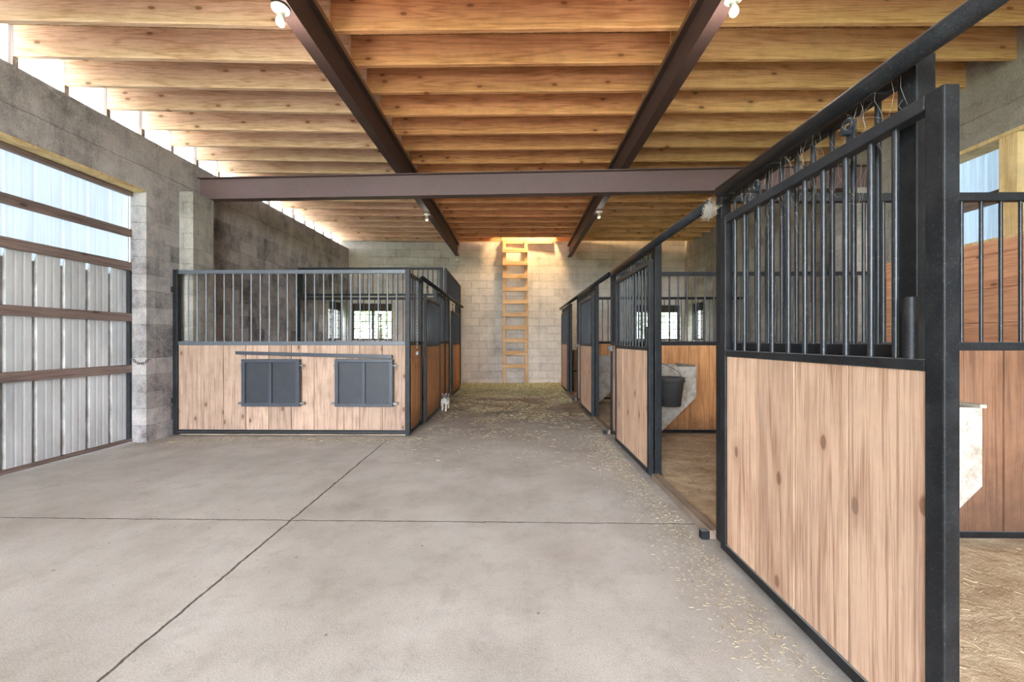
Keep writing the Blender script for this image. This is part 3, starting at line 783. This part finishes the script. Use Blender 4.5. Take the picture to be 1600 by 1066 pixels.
# ------------------------------------------------------------------ cat (walking towards the camera)
def make_cat(loc, rz):
    V = []; E = []; R = []
    def chain(pts, start=None):
        prev = start
        for p in pts:
            V.append(p[:3]); R.append(p[3]); i = len(V)-1
            if prev is not None: E.append((prev, i))
            prev = i
        return prev
    # pelvis root, spine to neck and head; the cat faces -y
    chain([(0,.17,.205,.052), (0,.09,.205,.058), (0,.0,.20,.060), (0,-.09,.205,.055), (0,-.135,.235,.040), (.012,-.17,.265,.044), (.016,-.205,.262,.036), (.018,-.228,.250,.018)])
    hip, chest, head = 0, 3, 5
    for sx, dy in ((-1,.03), (1,-.03)):
        chain([(sx*.038,-.10,.15,.024), (sx*.036,-.095+dy,.09,.017), (sx*.034,-.105+dy*1.5,.03,.014), (sx*.034,-.125+dy*1.5,.014,.015)], chest)
    for sx, dy in ((-1,-.03), (1,.03)):
        chain([(sx*.042,.16+dy*.3,.15,.032), (sx*.042,.135+dy,.10,.022), (sx*.042,.185+dy,.06,.014), (sx*.042,.165+dy,.018,.014), (sx*.042,.145+dy,.014,.014)], hip)
    chain([(0,.24,.215,.018), (.01,.31,.20,.014), (.02,.38,.21,.013), (.03,.43,.25,.011)], hip)
    for sx in (-1, 1): chain([(.012+sx*.026,-.165,.302,.017), (.012+sx*.034,-.163,.335,.004)], head)
    me = bpy.data.meshes.new('cat'); me.from_pydata(V, E, []); me.update()
    o = bpy.data.objects.new('cat', me); COL.objects.link(o); me.materials.append(CAT)
    sk = o.modifiers.new('skin', 'SKIN'); sk.use_smooth_shade = True
    for i, r in enumerate(R): me.skin_vertices[0].data[i].radius = (r, r)
    for i in range(len(V)): me.skin_vertices[0].data[i].use_root = (i == 0)
    su = o.modifiers.new('sub', 'SUBSURF'); su.levels = 2; su.render_levels = 2
    o.location = loc; o.rotation_euler = (0,0,rz)
    tag(o, 'white cat with grey patches walking beside the left pen door', 'cat')
    eye = plain('cat eye', lin(70,80,50), .15, var=.02, spec=.8); pink = plain('pink skin', lin(222,160,150), .6, var=.05)
    for sx in (-1, 1):
        MB().lathe([(.0001,-.006),(.005,-.004),(.007,0),(.005,.004),(.0001,.006)], (.016+sx*.018,-.226+.004,.272), 10).build('eye', eye, o)
        MB().add([(.012+sx*.018,-.184,.302),(.012+sx*.042,-.182,.300),(.012+sx*.034,-.172,.328)], [(0,1,2)]).build('inner_ear', pink, o)
    MB().lathe([(.0001,-.005),(.005,0),(.0001,.004)], (.018,-.246,.252), 8).build('nose', pink, o)
    return o
make_cat((-1.268, 6.72, .004), math.radians(4))

# ------------------------------------------------------------------ straw, hay and cobwebs
def strands(name, label, cat, mat, count, place, seed, lmin=.03, lmax=.11, r=.0014):
    rr = random.Random(seed); vs = []; fs = []
    for i in range(count):
        x, y, z = place(rr); a = rr.uniform(0, 2*PI); L_ = rr.uniform(lmin, lmax)*.5; tl = rr.uniform(-.25, .25)*L_
        dx, dy = math.cos(a)*L_, math.sin(a)*L_; nx, ny = -math.sin(a)*r, math.cos(a)*r
        b = len(vs); zz = z + abs(tl)
        vs += [(x-dx-nx, y-dy-ny, zz-tl), (x-dx+nx, y-dy+ny, zz-tl), (x-dx, y-dy, zz-tl+1.7*r), (x+dx-nx, y+dy-ny, zz+tl), (x+dx+nx, y+dy+ny, zz+tl), (x+dx, y+dy, zz+tl+1.7*r)]
        fs += [(b,b+3,b+5,b+2), (b+1,b+2,b+5,b+4), (b,b+1,b+4,b+3), (b,b+2,b+1), (b+3,b+4,b+5)]
    m = MB(); m.v = vs; m.f = fs; m.sm = [False]*len(fs)
    o = m.build(name, mat); return tag(o, label, cat, None, 'stuff')
def aisle(rr):
    while True:
        x, y = rr.uniform(-1.3, 1.12), rr.uniform(3.6, 10.2)
        if x < -1.3 + SL*(y-4.9)*.8 + .0: continue
        if mnoise.noise(Vector((x*1.7, y*1.7, 3.0))) + .25*mnoise.noise(Vector((x*7, y*7, 1.0))) < rr.uniform(-.35,.35): continue
        if rr.random() < max(.02, min(1, max(0,(y-4.2)/5.0)**1.5)): return x, y, rr.uniform(.002,.01)
strands('straw', 'loose straw trodden into the aisle floor', 'straw', STRAW, 14000, aisle, 1, .015, .075, .0012)
def backheap(rr):
    x = rr.uniform(-1.45, 1.12); y = 10.25 - abs(rr.gauss(0, .75)); h = .09*math.exp(-((10.3-y)/.8)**2)
    return x, max(y, 7.6), .003 + rr.random()*h
def heap_mesh():
    m = MB(); nx, ny = 26, 14; rr = random.Random(5); vs = []
    for j in range(ny+1):
        for i in range(nx+1):
            x = -1.46 + 2.6*i/nx; y = 8.6 + (YB(x)-8.62)*j/ny
            z = .085*max(0, (y-8.9)/1.5)**1.2 + rr.uniform(-.008,.012) if 0 < j else -.01
            vs.append((x, y, max(z, -.01)))
    m.add(vs, [(j*(nx+1)+i, j*(nx+1)+i+1, (j+1)*(nx+1)+i+1, (j+1)*(nx+1)+i) for j in range(ny) for i in range(nx)], True); return m
heap = heap_mesh()
rr = random.Random(8)
hay = MB(); hay.v = list(heap.v); hay.f = list(heap.f); hay.sm = list(heap.sm)
for i in range(9000):
    x, y, z = backheap(rr); a = rr.uniform(0, 2*PI); L_ = rr.uniform(.03,.1)*.5; r = .0018
    zb_ = .085*max(0, (y-8.9)/1.5)**1.2 + rr.uniform(.004,.02)
    dx, dy = math.cos(a)*L_, math.sin(a)*L_; nx, ny = -math.sin(a)*r, math.cos(a)*r; tl = rr.uniform(-.02,.03)
    hay.add([(x-dx-nx,y-dy-ny,zb_),(x-dx+nx,y-dy+ny,zb_),(x-dx,y-dy,zb_+.004),(x+dx-nx,y+dy-ny,zb_+tl),(x+dx+nx,y+dy+ny,zb_+tl),(x+dx,y+dy,zb_+tl+.004)], [(0,3,5,2),(1,2,5,4),(0,1,4,3)])
tag(hay.build('hay', HAY), 'hay litter heaped at the foot of the ladder and end wall', 'hay', None, 'stuff')
def stall_st(rr):
    x = rr.uniform(1.3, 4.5); y = rr.uniform(1.0, 7.7); return x, y, rr.uniform(.013,.022)
strands('straw', 'straw scraps scattered on the dirt of the right stalls', 'straw', STRAW, 9000, stall_st, 4, .01, .045, .0011)
def edge_st(rr):
    y = rr.uniform(1.1, 5.0); x = 1.13 - abs(rr.gauss(0, .10)) - (.25*rr.random()**3); return x, y, .003
strands('straw', 'thin line of straw bits along the foot of the right doors', 'straw', STRAW, 2600, edge_st, 6, .005, .022, .0008)
def left_st(rr):
    return rr.uniform(-4.2, -1.0), 4.84 - abs(rr.gauss(0, .22)), .003
strands('straw', 'straw bits along the foot of the front left panel', 'straw', STRAW, 700, left_st, 9, .01, .06, .0012)
def hatch_st(rr):
    return rr.uniform(-2.3, -1.5), 4.80+rr.uniform(-.01,.02), .385+rr.uniform(-.01,.01)

def cobweb(name, label, gen, n, seed, r_=.0007):
    rr = random.Random(seed); m = MB()
    for i in range(n):
        a, b, sag = gen(rr); a, b = Vector(a), Vector(b); P = []
        for k in range(7):
            t_ = k/6; P.append(a.lerp(b, t_) + Vector((rr.uniform(-1,1)*sag*.3, rr.uniform(-1,1)*sag*.3, -sag*4*t_*(1-t_) + rr.uniform(-1,1)*sag*.2)))
        for p, q in zip(P[:-1], P[1:]): m.tube(p, q, r_, 3, cap=False)
    return tag(m.build(name, COB), label, 'cobweb', None, 'stuff')
def near_web(rr):
    y = rr.uniform(1.2, 2.15); y2 = y + rr.gauss(0, .07); low = rr.random() < .5
    return ((1.17+rr.uniform(0,.07), y, 2.04 if not low else 1.88), (1.17+rr.uniform(0,.08), y2, 1.90+rr.uniform(0,.03) if not low else 1.80-rr.random()*.12), rr.uniform(.005,.04))
cobweb('cobweb', 'dusty cobwebs hanging between the nearest door and its pipe track', near_web, 90, 3, .00042)
def end_web(rr):
    f_ = lambda s: (1.15+rr.gauss(0,.018), 2.31+rr.gauss(0,.03), 2.0+rr.gauss(0,.028))
    return f_(0), f_(0), rr.uniform(.003,.02)
cobweb('cobweb', 'clump of dusty cobwebs at the open pipe end by the nearest post', end_web, 160, 4, .001)
def wall_web(rr):
    k = rr.randrange(len(YC)); y = YC[k]-.16; y0 = y + rr.uniform(-.12,.12)
    return (-4.64+rr.uniform(0,.22), y0, 3.66+rr.uniform(0,.22)), (-4.46+rr.uniform(-.1,.13), y0+rr.gauss(0,.12), 3.60-rr.random()*.12), rr.uniform(0,.05)
cobweb('cobweb', 'wisps of cobweb and straw along the left wall top under the joists', wall_web, 260, 5, .0011)

# ------------------------------------------------------------------ trees outside the end windows
def tree(x, y, h, label, seed):
    e = empty('tree', label, 'tree', (x, y, -.13), 0, 'trees outside the barn'); rr = random.Random(seed)
    MB().tube((0,0,0), (0,0,h*.5), .18, 10, .1).build('trunk', plain('bark', lin(92,78,64), .9), e)
    m = MB()
    for i in range(300):
        th, ph, q = rr.uniform(0,2*PI), math.acos(rr.uniform(-1,1)), rr.random()**.4
        c_ = Vector((h*.33*q*math.sin(ph)*math.cos(th), h*.33*q*math.sin(ph)*math.sin(th), h*.62 + h*.38*q*math.cos(ph)))
        u = Vector((rr.uniform(-1,1),rr.uniform(-1,1),rr.uniform(-1,1))).normalized()*.22; v = u.orthogonal().normalized()*.13
        m.add([c_-u, c_+v, c_+u, c_-v], [(0,1,2,3)])
    m.build('crown', LEAF, e)
tree(-7.0, 19.5, 5.5, 'green tree seen through the left corner window', 1)
tree(6.9, 19.5, 5.5, 'green tree seen through the right corner window', 2)

# ------------------------------------------------------------------ light
W = bpy.data.worlds.new('sky'); scene.world = W; W.use_nodes = True
nt = W.node_tree; bg = nt.nodes['Background']
tc = nt.nodes.new('ShaderNodeTexCoord'); sp = nt.nodes.new('ShaderNodeSeparateXYZ'); mr = nt.nodes.new('ShaderNodeMapRange')
nt.links.new(tc.outputs['Generated'], sp.inputs[0]); nt.links.new(sp.outputs[2], mr.inputs[0])
mr.inputs[1].default_value = -.12; mr.inputs[2].default_value = .05
mx = nt.nodes.new('ShaderNodeMix'); mx.data_type = 'RGBA'; nt.links.new(mr.outputs[0], mx.inputs['Factor'])
mx.inputs['A'].default_value = (1.18,1.22,1.25,1); mx.inputs['B'].default_value = (.88,.96,1.06,1)
nt.links.new(mx.outputs['Result'], bg.inputs['Color']); bg.inputs['Strength'].default_value = 10.0

def light(name, typ, loc, energy, col, **k):
    l = bpy.data.lights.new(name, typ); l.energy = energy; l.color = col
    for a, v in k.items(): setattr(l, a, v)
    o = bpy.data.objects.new(name, l); COL.objects.link(o); o.location = loc; return o
light('loft_lamp', 'POINT', (.55, 9.85, 5.0), 330, (1.0,.70,.36), shadow_soft_size=.12)
for x, y in ((-1.615,2.60),(1.435,2.56),(-1.615,6.85),(1.435,6.75)):
    light('ceiling_fill', 'POINT', (x, y, 3.33), 8 if y < 5 else 1.0, (1.0,.93,.84), shadow_soft_size=.04)  # added fill below the unlit bulbs, brightens the ceiling

# ------------------------------------------------------------------ camera
cam = bpy.data.cameras.new('camera'); co = bpy.data.objects.new('camera', cam); COL.objects.link(co)
cam.sensor_width = 36; cam.lens = 13.5; cam.clip_start = .05; cam.clip_end = 200
co.location = (0, 0, 1.22); co.rotation_euler = (PI/2, 0, math.atan(8/600.))
scene.camera = co
vs_ = scene.view_settings
vs_.view_transform = 'Standard'; vs_.look = 'None'; vs_.gamma = 1.0; vs_.use_curve_mapping = False; vs_.exposure = 1.42
